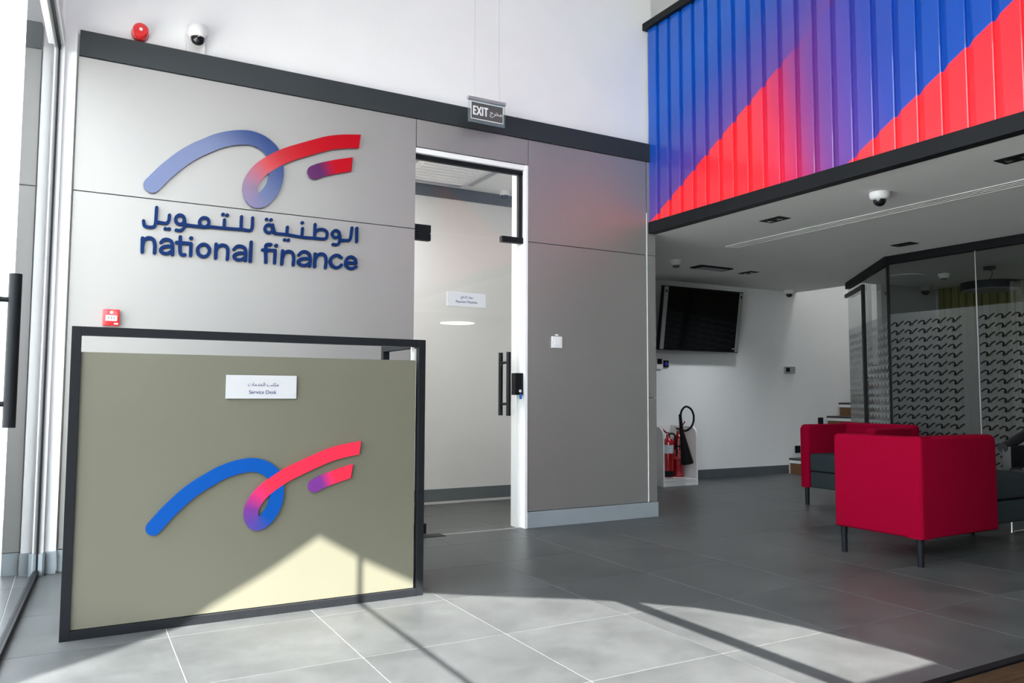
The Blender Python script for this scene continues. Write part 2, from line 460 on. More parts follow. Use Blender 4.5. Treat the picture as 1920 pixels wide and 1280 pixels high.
# side glazing on the left, slightly splayed, with its white stile and pull handle
ang = math.atan(0.045)
def gl(y, off=0.0): return (-0.14 - 0.045 * (4.95 - y) + off, y)
door2 = empty('door_2', (*gl(3.2), 0)); struct(door2)
def slab(name, m, y0, y1, o0, o1, z0, z1, bev=0.0):
    pts = [gl(y0, o0), gl(y1, o0), gl(y1, o1), gl(y0, o1)]
    return MB().prism(pts, 'z', z0, z1, bev).build(name, m, door2)
slab('fixed_pane', M['lglass'], 3.36, 4.925, -0.006, 0.006, 0.02, 2.87)
slab('door_pane', M['lglass'], 1.5, 3.354, -0.006, 0.006, 0.02, 2.87)
slab('fixed_pane', M['lglass'], -1.58, 1.44, -0.006, 0.006, 0.02, 2.87)
slab('end_post', M['black'], 1.44, 1.5, -0.02, 0.02, 0.0, 2.87)
slab('floor_track', M['black'], -1.58, 4.93, -0.012, 0.014, 0.0, 0.03)
slab('head_frame', M['black'], -1.58, 4.93, -0.014, 0.012, 2.87, 2.895)
slab('end_post', M['black'], 4.90, 4.925, -0.012, 0.010, 0.0, 2.895)
slab('head_casing', M['white'], -1.58, 4.93, -0.05, 0.03, 2.897, 2.97)
wl_ = slab('wall_left', M['white'], -1.59, 4.925, -0.05, 0.012, 2.97, HZ); wl_.parent = None; struct(wl_)
hx, hy = -0.182, 3.07
MB().tube([(hx, hy, 0.852), (hx, hy, 1.362)], 0.0195, 16).build('pull_handle', M['black'], door2)
for hz in (0.93, 1.275):
    MB().tube([(hx, hy, hz), (hx - 0.045, hy, hz)], 0.009, 10).build('handle_stud', M['black'], door2)

# glass door into the payment room
d1 = empty('door_1', (2.46, WY + 0.05, 0)); struct(d1)
DZ = 2.675
GY = WY + 0.045
jm = MB(); jm.box(2.886, 2.907, WY - 0.006, WY + 0.16, 0, DZ); jm.box(2.005, 2.886, WY + 0.004, WY + 0.16, 2.64, DZ)
jm.build('jamb', M['white'], d1)
jr = MB(); jr.box(2.862, 2.886, WY + 0.075, WY + 0.16, 0, 2.64); jr.build('reveal', M['pwhite'], d1)
hb = MB(); hb.box(2.005, 2.882, GY - 0.012, GY + 0.02, 2.606, 2.64); hb.box(2.850, 2.878, GY - 0.012, GY + 0.02, 2.11, 2.62); hb.build('header_channel', M['black'], d1)
box('transom_pane', M['glass'], 2.005, 2.856, GY - 0.005, GY + 0.005, 2.106, 2.615, d1)
box('door_leaf', M['glass'], 2.008, 2.852, GY - 0.005, GY + 0.005, 0.012, 2.100, d1)
for (x0, x1, z0, z1) in ((2.01, 2.14, 2.09, 2.145), (2.01, 2.14, 2.035, 2.085), (2.705, 2.884, 2.088, 2.132), (2.012, 2.13, 0.02, 0.09)):
    box('patch_fitting', M['black'], x0, x1, GY - 0.022, GY + 0.022, z0, z1, d1, 0.003)
box('floor_spring', M['black'], 1.99, 2.26, GY - 0.055, GY + 0.06, -0.0005, 0.003, d1)
for hxx, hyy in ((2.742, GY - 0.06), (2.742, GY + 0.06)):
    MB().tube([(hxx, hyy, 0.815), (hxx, hyy, 1.275)], 0.0165, 14).build('pull_handle', M['black'], d1)
for hz in (0.90, 1.20):
    MB().tube([(2.742, GY - 0.06, hz), (2.742, GY, hz), (2.742, GY + 0.06, hz)], 0.010, 10).build('handle_bolt', M['black'], d1)
box('lock_case', M['black'], 2.815, 2.882, GY - 0.03, GY + 0.03, 0.965, 1.125, d1, 0.003)
box('threshold', M['pgrey'], 2.005, 2.886, GY - 0.01, GY + 0.01, -0.0005, 0.002, d1)

# payment room behind the door
struct(box('wall_inner', M['greywall'], 1.3, 4.06, 6.60, 6.66, 0, 2.9))
struct(box('wall_inner_left', M['greywall'], 1.24, 1.3, WY + 0.16, 6.66, 0, 2.9))
struct(box('ceiling_inner', M['ceil'], 1.24, 4.06, WY + 0.16, 6.66, 2.9, 2.95))
struct(box('trim_4', M['base_dark'], 1.3, 4.06, 6.588, 6.60, 2.79, 2.9))
struct(box('baseboard_inner', M['base_dark'], 1.3, 4.06, 6.588, 6.60, 0, 0.11))

# ================================================================== MEZZANINE PARAPET
par = empty('mezzanine_parapet', (CX, 4.97, CZ), 'tall mezzanine parapet of corrugated sheet printed in red, purple and blue', 'parapet')
PITCH = 0.1403
y_first = 4.975
nmod = 46
for k in range(nmod):
    yb = y_first + 0.005 - k * PITCH           # far edge of this sheet
    ya = yb - PITCH
    x = CX - 0.014
    # flat pan, then a sharp step back and a slope out again
    prof = [(yb, x), (yb - 0.093, x), (yb - 0.097, x + 0.004), (yb - 0.1, x + 0.020), (yb - 0.104, x + 0.020), (ya + 0.0006, x)]
    back = [(y, xx + 0.004) for y, xx in prof[::-1]]
    pts = [(xx, y) for y, xx in prof + back]
    MB().prism(pts, 'z', 2.372, 4.0).build('cladding_panel', M['parapet'], par)
yend = y_first - nmod * PITCH
box('bottom_channel', M['black'], CX - 0.028, CX + 0.05, yend, WY - 0.002, CZ - 0.004, 2.374, par, 0.002)
box('top_rail', M['black'], CX - 0.05, CX + 0.07, yend, WY + 0.03, 3.992, 4.05, par, 0.002)
box('core', M['white'], CX + 0.018, CX + 0.10, yend, WY + 0.03, CZ + 0.002, 3.99, par)
struct(box('wall_mezzanine', M['white'], CX + 0.018, CX + 0.10, FY, yend - 0.002, CZ, 4.0))

# ================================================================== LETTERING HELPERS
def ribbon(m, pts, width, y_face, depth, cap0=True, cap1=True, shear1=0.0, rise=0.0):
    """flat stroke along pts (x,z) on a wall facing -Y; returns per-vertex path fraction list order"""
    bm = m.bm
    P = [Vector((p[0], p[1])) for p in pts]
    L = [0.0]
    for a, b in zip(P[:-1], P[1:]): L.append(L[-1] + (b - a).length)
    tot = L[-1] or 1e-6
    hw = width / 2
    left, rightp, fr = [], [], []
    for i, p in enumerate(P):
        t = (P[min(i + 1, len(P) - 1)] - P[max(i - 1, 0)]).normalized()
        n = Vector((-t.y, t.x))
        sh = t * shear1 if i == len(P) - 1 else Vector((0, 0))
        left.append(p + n * hw + sh); rightp.append(p - n * hw - sh); fr.append(L[i] / tot)
    rows = list(zip(left, rightp, fr))
    def capring(c, t, sgn, f):
        n = Vector((-t.y, t.x)); r = []
        for k in range(1, 6):
            a = PI / 2 * k / 6
            r.append((c + n * hw * math.cos(a) + t * sgn * hw * math.sin(a), c - n * hw * math.cos(a) + t * sgn * hw * math.sin(a), f))
        return r
    t0 = (P[1] - P[0]).normalized(); t1 = (P[-1] - P[-2]).normalized()
    if cap0: rows = capring(P[0], t0, -1, 0.0)[::-1] + rows
    if cap1: rows = rows + capring(P[-1], t1, 1, 1.0)
    lay = bm.verts.layers.float.get('frac') or bm.verts.layers.float.new('frac')
    V = []
    for l, r, f in rows:
        yf = y_face - depth - rise * f
        q = []
        for c, y in ((l, yf), (r, yf), (l, y_face), (r, y_face)):
            v = bm.verts.new((c.x, y, c.y)); v[lay] = f; q.append(v)
        V.append(q)
    fs = []
    for a, b in zip(V[:-1], V[1:]):
        fs.append(bm.faces.new((a[0], a[1], b[1], b[0])))
        fs.append(bm.faces.new((a[0], b[0], b[2], a[2])))
        fs.append(bm.faces.new((a[1], a[3], b[3], b[1])))
    fs.append(bm.faces.new((V[0][0], V[0][2], V[0][3], V[0][1])))
    fs.append(bm.faces.new((V[-1][0], V[-1][1], V[-1][3], V[-1][2])))
    for f in fs: f.normal_update()
    front = [f for f in fs if abs(f.normal.y) > 0.9]
    bmesh.ops.recalc_face_normals(bm, faces=fs)
    s = sum(f.normal.y for f in front)
    if s > 0: bmesh.ops.reverse_faces(bm, faces=fs)

def ink_mesh(m, name, stops):
    me = m.mesh(name)
    fr = me.attributes['frac']
    ca = me.color_attributes.new('ink', 'FLOAT_COLOR', 'POINT')
    for i in range(len(me.vertices)):
        f = fr.data[i].value
        for (p0, c0), (p1, c1) in zip(stops[:-1], stops[1:]):
            if f <= p1 or p1 == stops[-1][0]:
                u = min(max((f - p0) / (p1 - p0 + 1e-9), 0), 1)
                ca.data[i].color = (*[a + (b - a) * u for a, b in zip(c0, c1)], 1)
                break
    return me

ARAB = [('alef', [[(1.594, 2.059), (1.594, 1.969)]], []), ('lam_waw', [[(1.561, 2.058), (1.554, 1.997), (1.544, 1.974), (1.525, 1.97), (1.486, 1.969)], [(1.477, 2.008), (1.475, 1.997), (1.468, 1.988), (1.459, 1.983), (1.449, 1.982), (1.44, 1.985), (1.433, 1.993), (1.431, 2.003), (1.433, 2.013), (1.439, 2.022), (1.448, 2.028), (1.458, 2.029), (1.468, 2.025), (1.474, 2.018), (1.477, 2.008)], [(1.477, 2.01), (1.482, 1.981), (1.48, 1.958), (1.465, 1.937), (1.436, 1.936)]], []), ('word_end', [[(1.317, 2.054), (1.315, 1.962)], [(1.315, 1.993), (1.332, 2.018), (1.366, 2.026), (1.392, 2.014), (1.396, 1.987), (1.38, 1.966), (1.315, 1.964), (1.234, 1.962), (1.141, 1.969), (1.076, 1.968), (1.065, 1.969)], [(1.237, 2.019), (1.235, 1.967)], [(1.142, 2.017), (1.139, 1.971)], [(1.05, 2.021), (1.057, 1.991), (1.067, 1.969)], [(1.052, 1.997), (1.05, 1.985), (1.044, 1.976), (1.034, 1.97), (1.024, 1.969), (1.014, 1.973), (1.007, 1.981), (1.005, 1.992), (1.007, 2.003), (1.013, 2.013), (1.023, 2.019), (1.033, 2.02), (1.043, 2.016), (1.049, 2.008), (1.052, 1.997)]], [(1.235, 2.055), (1.127, 1.934), (1.15, 1.935), (1.013, 2.052), (1.04, 2.052)]), ('lam_lam', [[(0.929, 2.052), (0.928, 1.997), (0.92, 1.973), (0.897, 1.971), (0.865, 1.972), (0.761, 1.969), (0.687, 1.969), (0.657, 1.964)], [(0.863, 2.052), (0.862, 1.977)], [(0.764, 2.021), (0.763, 1.975)], [(0.659, 1.968), (0.649, 1.965), (0.639, 1.966), (0.631, 1.971), (0.625, 1.98), (0.623, 1.991), (0.625, 2.002), (0.631, 2.011), (0.639, 2.018), (0.649, 2.021), (0.659, 2.02), (0.668, 2.015), (0.673, 2.006), (0.675, 1.995), (0.674, 1.984), (0.668, 1.975), (0.659, 1.968)], [(0.65, 1.963), (0.599, 1.964), (0.542, 1.966)], [(0.538, 1.996), (0.536, 1.984), (0.53, 1.973), (0.52, 1.967), (0.509, 1.966), (0.5, 1.97), (0.493, 1.979), (0.49, 1.991), (0.492, 2.003), (0.498, 2.013), (0.508, 2.02), (0.518, 2.021), (0.528, 2.017), (0.535, 2.008), (0.538, 1.996)], [(0.538, 1.996), (0.542, 1.967), (0.535, 1.943), (0.518, 1.929), (0.495, 1.929)]], [(0.755, 2.053), (0.779, 2.051)]), ('yeh_lam', [[(0.456, 2.014), (0.454, 1.984), (0.443, 1.965), (0.422, 1.963), (0.389, 1.966)], [(0.386, 2.051), (0.383, 1.961), (0.372, 1.935), (0.34, 1.931), (0.324, 1.939), (0.319, 1.964)]], [(0.437, 1.931), (0.457, 1.931)])]
LATIN = [('letter_n', [[(0.317, 1.863), (0.318, 1.782)], [(0.318, 1.821), (0.326, 1.852), (0.349, 1.868), (0.374, 1.859), (0.383, 1.827), (0.383, 1.783)]], []), ('letter_a', [[(0.416, 1.848), (0.429, 1.864), (0.449, 1.868), (0.471, 1.858), (0.479, 1.825), (0.48, 1.782)], [(0.478, 1.829), (0.447, 1.828), (0.421, 1.816), (0.417, 1.799), (0.431, 1.785), (0.455, 1.787), (0.479, 1.806)]], []), ('letters_ti', [[(0.519, 1.891), (0.52, 1.81), (0.529, 1.786), (0.547, 1.786)], [(0.5, 1.856), (0.579, 1.856)], [(0.579, 1.854), (0.579, 1.786)]], [(0.579, 1.889)]), ('letter_o', [[(0.684, 1.825), (0.681, 1.809), (0.672, 1.795), (0.659, 1.786), (0.644, 1.785), (0.63, 1.791), (0.621, 1.803), (0.617, 1.819), (0.62, 1.836), (0.629, 1.849), (0.642, 1.858), (0.657, 1.859), (0.67, 1.853), (0.68, 1.841), (0.684, 1.825)]], []), ('letter_n', [[(0.72, 1.867), (0.72, 1.783)], [(0.721, 1.825), (0.732, 1.853), (0.758, 1.865), (0.782, 1.856), (0.789, 1.826), (0.787, 1.781)]], []), ('letter_a', [[(0.825, 1.846), (0.84, 1.864), (0.863, 1.868), (0.887, 1.857), (0.894, 1.825), (0.893, 1.782)], [(0.894, 1.827), (0.859, 1.826), (0.832, 1.815), (0.827, 1.799), (0.842, 1.784), (0.868, 1.786), (0.893, 1.805)]], []), ('letter_l', [[(0.924, 1.9), (0.922, 1.78)]], []), ('letters_fi', [[(1.043, 1.896), (1.024, 1.895), (1.012, 1.878), (1.015, 1.782)], [(0.994, 1.858), (1.07, 1.861)], [(1.07, 1.861), (1.068, 1.783)]], [(1.076, 1.893)]), ('letter_n', [[(1.116, 1.864), (1.113, 1.78)], [(1.117, 1.823), (1.129, 1.853), (1.156, 1.864), (1.178, 1.853), (1.186, 1.824), (1.184, 1.78)]], []), ('letter_a', [[(1.218, 1.847), (1.234, 1.865), (1.257, 1.871), (1.282, 1.858), (1.291, 1.825), (1.289, 1.78)], [(1.291, 1.828), (1.251, 1.826), (1.222, 1.815), (1.217, 1.798), (1.234, 1.783), (1.262, 1.785), (1.289, 1.804)]], []), ('letter_n', [[(1.322, 1.863), (1.32, 1.78)], [(1.323, 1.825), (1.335, 1.854), (1.363, 1.867), (1.385, 1.856), (1.393, 1.826), (1.39, 1.78)]], []), ('letter_c', [[(1.493, 1.852), (1.473, 1.866), (1.447, 1.863), (1.426, 1.842), (1.422, 1.82), (1.432, 1.796), (1.455, 1.785), (1.478, 1.79), (1.494, 1.806)]], []), ('letter_e', [[(1.526, 1.824), (1.589, 1.825)], [(1.592, 1.824), (1.586, 1.85), (1.562, 1.865), (1.536, 1.855), (1.522, 1.823), (1.532, 1.797), (1.561, 1.787), (1.593, 1.802)]], [])]
SWOOSH = [(0.0, 0.0), (0.049, 0.058), (0.109, 0.117), (0.16, 0.157), (0.208, 0.186), (0.255, 0.212), (0.304, 0.23), (0.343, 0.239), (0.382, 0.243), (0.422, 0.236), (0.454, 0.22), (0.478, 0.198), (0.491, 0.168), (0.496, 0.129), (0.493, 0.085), (0.48, 0.047), (0.456, 0.012), (0.434, -0.007), (0.411, -0.012), (0.395, 0.001), (0.387, 0.028), (0.391, 0.06), (0.406, 0.089), (0.431, 0.12), (0.465, 0.148), (0.513, 0.18), (0.557, 0.203), (0.607, 0.225), (0.664, 0.249), (0.725, 0.273), (0.794, 0.291), (0.872, 0.303)]
SWBAR = [(0.663, 0.138), (0.691, 0.152), (0.727, 0.165), (0.777, 0.181), (0.836, 0.197)]
BL, PU, RD = srgb(0, 68, 144), srgb(104, 46, 122), srgb(232, 40, 64)
def swoosh(parent, ox, oz, sx, sz, y, width, depth, m, blue=BL, purple=PU, red=RD):
    pts = [(ox + a * sx, oz + b * sz) for a, b in SWOOSH]
    c = [(p.x, p.y) for p in catmull(pts, 6)]
    mb = MB(); ribbon(mb, c, width, y, depth, True, False, width * 0.14, 0.004)
    link('swoosh_stroke', ink_mesh(mb, 'swoosh_stroke', [(0, blue), (0.53, blue), (0.615, purple), (0.70, red), (1.0, red)]), m, parent)
    pts = [(ox + a * sx, oz + b * sz) for a, b in SWBAR]
    c = [(p.x, p.y) for p in catmull(pts, 6)]
    mb = MB(); ribbon(mb, c, width, y, depth, True, False, width * 0.22, 0.0)
    link('swoosh_bar', ink_mesh(mb, 'swoosh_bar', [(0, purple), (0.2, purple), (0.55, red), (1.0, red)]), m, parent)

def text(name, s, m, parent, x, z, y, size, depth=0.001, width=None, bold=0.0):
    """flat lettering centred on (x, z), on a plane facing -Y"""
    c = bpy.data.curves.new(name, 'FONT')
    c.body = s; c.size = size; c.align_x = 'CENTER'; c.align_y = 'CENTER'; c.extrude = depth / 2; c.offset = bold
    c.resolution_u = 4
    o = bpy.data.objects.new(name, c); COL.objects.link(o)
    bpy.context.view_layer.update()
    me = bpy.data.meshes.new_from_object(o.evaluated_get(bpy.context.evaluated_depsgraph_get()))
    bpy.data.objects.remove(o); bpy.data.curves.remove(c)
    xs = [v.co.x for v in me.vertices]; ys = [v.co.y for v in me.vertices]
    k = width / (max(xs) - min(xs)) if width else 1.0
    mx, my = (max(xs) + min(xs)) / 2, (max(ys) + min(ys)) / 2
    for v in me.vertices: v.co = Vector((x + (v.co.x - mx) * k, y - v.co.z - depth / 2, z + (v.co.y - my) * (k if width else 1)))
    me.name = name; me.materials.clear()
    return link(name, me, m, parent)

# ================================================================== SERVICE DESK
DY = 3.575
desk = empty('service_desk', (0.747, 3.84, 0), 'service desk with black steel frame and olive front panel carrying a blue and red swoosh', 'reception desk')
X0, X1, H, T, DB = -0.015, 1.509, 1.234, 0.036, 4.12
fr = MB()
box('frame_post', M['black'], X0, X0 + T, DY, DY + T, 0, H, desk, 0.0015)
box('frame_post', M['black'], X1 - T, X1, DY, DY + T, 0, H, desk, 0.0015)
box('frame_post', M['black'], X0, X0 + T, DB - T, DB, 0, H, desk, 0.0015)
box('frame_post', M['black'], X1 - T, X1, DB - T, DB, 0, H, desk, 0.0015)
for y0 in (DY, ):
    box('frame_rail', M['black'], X0 + T, X1 - T, y0, y0 + T, H - T, H, desk, 0.0015)
    box('frame_rail', M['black'], X0 + T, X1 - T, y0, y0 + T, 0, T, desk, 0.0015)
box('frame_rail', M['black'], X0 + T, X1 - T, DB - T, DB, 0, T, desk, 0.0015)
for x0 in (X0, X1 - T):
    box('frame_rail', M['black'], x0, x0 + T, DY + T, DB - T, H - T, H, desk, 0.0015)
    box('frame_rail', M['black'], x0, x0 + T, DY + T, DB - T, 0, T, desk, 0.0015)
box('front_panel', M['olive'], X0 + T - 0.002, 1.462, DY + 0.012, DY + 0.030, T + 0.002, 1.132, desk, 0.001)
fy = DY + 0.012
box('worktop', M['pwhite'], X0 + T + 0.004, 1.45, DY + 0.034, DB - 0.05, 0.73, 0.76, desk, 0.002)
box('side_board', M['pwhite'], 1.448, 1.466, DY + 0.034, DB - 0.04, T, 1.10, desk, 0.001)
lg = empty('swoosh_logo', (0.7, fy, 0.55)); lg.parent = desk; lg.matrix_parent_inverse = wm(desk).inverted()
swoosh(lg, 0.308, 0.413, 1.0, 1.0, fy - 0.006, 0.060, 0.008, M['swoosh'])
spl = box('sign_plate', M['deskplate'], 0.577, 0.881, fy - 0.010, fy - 0.002, 0.945, 1.048, desk, 0.001)
text('latin_lettering', 'Service Desk', M['ink'], spl, 0.733, 0.974, fy - 0.0102, 0.026, 0.0006, 0.118)
text('arabic_lettering', '\ufe95\ufe8e\ufee3\ufeaa\ufea8\ufedf\u0627 \ufe90\ufe98\ufedc\ufee3', M['ink'], spl, 0.735, 1.006, fy - 0.0102, 0.028, 0.0006, 0.132)
sk = box('socket', M['pwhite'], 1.450, 1.466, DY + 0.04, DY + 0.05, 1.135, 1.20, desk, 0.001)

# ================================================================== WALL SIGN
ws = empty('wall_sign', (0.96, WY, 2.1), 'large navy, blue and red company sign with swoosh and lettering on the grey panelled wall', 'wall sign')
swoosh(ws, 0.356, 2.178, 1.428, 1.53, WY - 0.008, 0.090, 0.014, M['swooshgloss'], srgb(22, 54, 112), srgb(86, 34, 88), srgb(176, 6, 26))
def lettering(items, width, pre):
    for name, strokes, dots in items:
        mb = MB()
        for k, s in enumerate(strokes):
            c = [(p.x, p.y) for p in catmull(s, 5, s[0] == s[-1])] if len(s) > 2 else s
            ribbon(mb, c, width, WY - 0.004, 0.016 + 0.0003 * k, s[0] != s[-1], s[0] != s[-1])
        for d in dots:
            ribbon(mb, [(d[0] - 0.001, d[1]), (d[0] + 0.001, d[1])], width * 1.1, WY - 0.004, 0.016)
        mb.build(name, M['navy'], ws)
lettering(ARAB, 0.018, 'arabic')
lettering(LATIN, 0.0195, 'latin')

# ================================================================== THINGS ON THE BACK WALL
t = empty('alarm_sounder', (0.267, WY, 3.07), 'round red alarm sounder above the dark band', 'alarm')
MB().lathe([(0.046, 0), (0.048, -0.02), (0.044, -0.03)], (0.267, WY + 0.035, 3.082), 'y', 28).build('base', M['redp'], t)
MB().lathe([(0.044, -0.03), (0.043, -0.075), (0.036, -0.085), (0.0, -0.086)], (0.267, WY + 0.035, 3.082), 'y', 28).build('lens', M['redlens'], t)
MB().lathe([(0.010, -0.086), (0.009, -0.089), (0.0, -0.0895)], (0.267, WY + 0.035, 3.082), 'y', 16).build('centre_cap', M['pwhite'], t)

def dome(name, loc, r, label, group, lensmat='lens', body='pwhite'):
    """ceiling dome camera hanging at loc"""
    t = empty(name, loc, label, 'security camera', group)
    x, y, z = loc
    MB().lathe([(r, 0), (r, -0.35 * r), (0.9 * r, -0.62 * r), (0.66 * r, -0.78 * r)], loc, 'z', 28).build('housing', M[body], t)
    MB().lathe([(0.66 * r, -0.74 * r), (0.62 * r, -1.05 * r), (0.45 * r, -1.30 * r), (0.2 * r, -1.43 * r), (0.0, -1.45 * r)], loc, 'z', 28).build('dome', M[lensmat], t)
    return t
# wall camera on its bracket
t = empty('wall_camera', (0.57, WY + 0.03, 3.08), 'white dome camera on an angled wall bracket above the dark band', 'security camera')
cx_, cy_, cz_ = 0.575, WY - 0.06, 3.135
box('bracket_plate', M['pwhite'], 0.52, 0.63, WY + 0.012, WY + 0.034, 3.026, 3.14, t, 0.004)
MB().lathe([(0.056, 0.03), (0.060, 0.024), (0.060, -0.018), (0.050, -0.036), (0.041, -0.040)], (cx_, cy_, cz_), 'z', 28).build('housing', M['pwhite'], t)
MB().lathe([(0.041, -0.036), (0.039, -0.058), (0.028, -0.074), (0.012, -0.081), (0.0, -0.082)], (cx_, cy_, cz_), 'z', 24).build('dome', M['lens'], t)
box('bracket_arm', M['pwhite'], 0.54, 0.61, WY - 0.06, WY + 0.02, 3.14, 3.165, t, 0.004)

t = empty('fire_call_point', (0.17, WY, 1.39), 'small red fire alarm call point above the desk', 'fire call point')
box('housing', M['redp'], 0.127, 0.213, WY - 0.045, WY, 1.345, 1.438, t, 0.005)
gp = box('glass_panel', M['litwhite'], 0.142, 0.200, WY - 0.048, WY - 0.044, 1.372, 1.404, t, 0.001)
for dx in (-0.014, 0.0, 0.014):
    MB().lathe([(0.0035, 0), (0.0035, -0.001)], (0.171 + dx, WY - 0.0482, 1.388), 'y', 10).build('mark', M['blackm'], gp)
MB().lathe([(0.008, 0), (0.008, -0.001)], (0.171, WY - 0.0455, 1.420), 'y', 14).build('flame_mark', M['litwhite'], t)
box('small_label', M['litwhite'], 0.185, 0.206, WY - 0.0465, WY - 0.045, 1.353, 1.361, t)

t = empty('light_switch', (3.16, WY, 1.36), 'white square light switch on the grey panel right of the glass door', 'switch')
box('plate', M['pwhite'], 3.115, 3.208, WY - 0.010, WY, 1.318, 1.405, t, 0.003)
box('rocker', M['litwhite'], 3.135, 3.188, WY - 0.014, WY - 0.009, 1.336, 1.387, t, 0.003)
box('name_strip', M['litwhite'], 3.148, 3.178, WY - 0.002, WY, 1.411, 1.422, t)

# payment sign on the door glass
t = empty('payment_sign', (2.42, GY - 0.01, 1.63), 'white Payment Machine sign stuck on the glass door', 'sign')
pl = box('plate', M['plate'], 2.272, 2.578, GY - 0.012, GY - 0.006, 1.590, 1.690, t, 0.001)
text('latin_lettering', 'Payment Machine', M['ink'], t, 2.425, 1.622, GY - 0.0122, 0.03, 0.0006, 0.168)
text('arabic_lettering', '\ufeca\ufed3\ufeaa\ufedf\u0627 \u0632\ufe8e\ufeec\ufe9f', M['ink'], t, 2.428, 1.655, GY - 0.0122, 0.03, 0.0006, 0.1)
# key hanging in the lock
t = empty('key', (2.83, GY - 0.035, 0.99), 'key with white and blue tag hanging from the door lock', 'key')
MB().tube([(2.844, GY - 0.03, 1.003), (2.844, GY - 0.05, 1.003)], 0.004, 8).build('blade', M['chrome'], t)
k = MB(); k.lathe([(0.011, 0), (0.011, -0.003)], (2.846, GY - 0.048, 0.994), 'y', 14); k.build('bow', M['pwhite'], t)
box('tag', mat('blue_tag', (0.02, 0.12, 0.5), 0.4), 2.840, 2.860, GY - 0.050, GY - 0.046, 0.935, 0.972, t, 0.0015)
box('tag_top', M['pwhite'], 2.856, 2.856, GY - 0.050, GY - 0.046, 0.972, 0.990, t, 0.0015)

# exit sign hanging in front of the wall
EY = 4.75
t = empty('exit_sign', (2.44, EY, 2.84), 'hanging EXIT sign with English and Arabic lettering on clear acrylic', 'sign')
box('header_bar', M['alu'], 2.294, 2.590, EY - 0.012, EY + 0.012, 2.996, 3.018, t, 0.002)
box('acrylic_plate', M['acrylic'], 2.299, 2.586, EY - 0.004, EY + 0.004, 2.840, 2.997, t, 0.0008)
fp = box('face_plate', M['signgrey'], 2.322, 2.566, EY - 0.0065, EY - 0.0045, 2.868, 2.980, t)
for (x0, x1, z0, z1) in ((2.318, 2.570, 2.862, 2.867), (2.317, 2.321, 2.862, 2.982), (2.567, 2.571, 2.862, 2.982)):
    box('edge_strip', M['litwhite'], x0, x1, EY - 0.0065, EY - 0.0045, z0, z1, t)
for nm_, strokes_ in (('letter_e', [[(2.338, 2.893), (2.338, 2.955)], [(2.333, 2.950), (2.358, 2.950)], [(2.333, 2.924), (2.356, 2.924)], [(2.333, 2.898), (2.358, 2.898)]]),
                     ('letter_x', [[(2.364, 2.893), (2.396, 2.955)], [(2.364, 2.955), (2.396, 2.893)]]),
                     ('letter_i', [[(2.407, 2.893), (2.407, 2.955)]]),
                     ('letter_t', [[(2.4335, 2.893), (2.4335, 2.955)], [(2.417, 2.950), (2.450, 2.950)]])):
    mb = MB()
    for k_, s_ in enumerate(strokes_): ribbon(mb, s_, 0.0105, EY - 0.0066, 0.0008 + 0.0001 * k_, False, False)
    mb.build(nm_, M['litwhite'], fp)
text('arabic_lettering', '\ufe9d\ufeae\ufea8\ufee3', M['litwhite'], fp, 2.512, 2.916, EY - 0.0068, 0.07, 0.0006, 0.096)
for wx in (2.350, 2.541):
    MB().tube([(wx, EY, 3.015), (wx + 0.002, EY, 3.06), (wx - 0.004, EY, 3.2), (wx - 0.004, EY, HZ)], 0.0012, 6).build('wire', M['alu'], t)

# ================================================================== PAYMENT ROOM FITTINGS
t = empty('cassette_air_conditioner', (2.72, 6.02, 2.9), 'white ceiling cassette air conditioner seen through the glass door', 'air conditioner')
box('panel', M['pwhite'], 2.3, 3.14, 5.6, 6.44, 2.862, 2.9, t, 0.01)
for a in (5.72, 5.80, 5.88, 5.96, 6.04, 6.12, 6.20, 6.28):
    box('louvre', M['pgrey'] if False else M['ceil'], 2.44, 3.0, a, a + 0.05, 2.852, 2.866, t, 0.003)
for (x0, x1, y0, y1) in ((2.335, 2.385, 5.72, 6.32), (3.055, 3.105, 5.72, 6.32), (2.42, 3.02, 5.63, 5.68), (2.42, 3.02, 6.36, 6.41)):
    box('air_slot', M['pgrey'], x0, x1, y0, y1, 2.858, 2.864, t)
dome('dome_camera', (3.52, 6.46, 2.9), 0.055, 'dome camera inside the payment room, seen through the glass', 'dome cameras')
t = empty('added_light_panel', (1.75, 5.85, 2.9), 'added glowing panel out of view, brightening the payment room', 'added light')  # unseen light source, added to brighten the payment room
box('frame', M['pwhite'], 1.45, 2.05, 5.55, 6.15, 2.882, 2.9, t)
box('diffuser', M['roomfill'], 1.48, 2.02, 5.58, 6.12, 2.876, 2.884, t)

# ================================================================== CEILING UNDER THE MEZZANINE
t = empty('linear_diffuser', (5.05, 3.5, CZ), 'long white slot air diffuser in the low ceiling', 'air diffuser')
YA, YB = 2.0, 5.06
box('back_plate', M['blackm'], 4.995, 5.135, YA, YB, CZ - 0.0012, CZ + 0.001, t)
for x0 in (4.992, 5.032, 5.072, 5.112, 5.13):
    box('slat', M['pwhite'], x0, x0 + 0.010, YA, YB, CZ - 0.006, CZ - 0.0012, t)
for y0 in (YA - 0.012, YB):
    box('end_cap', M['pwhite'], 4.992, 5.14, y0, y0 + 0.012, CZ - 0.009, CZ - 0.0005, t)

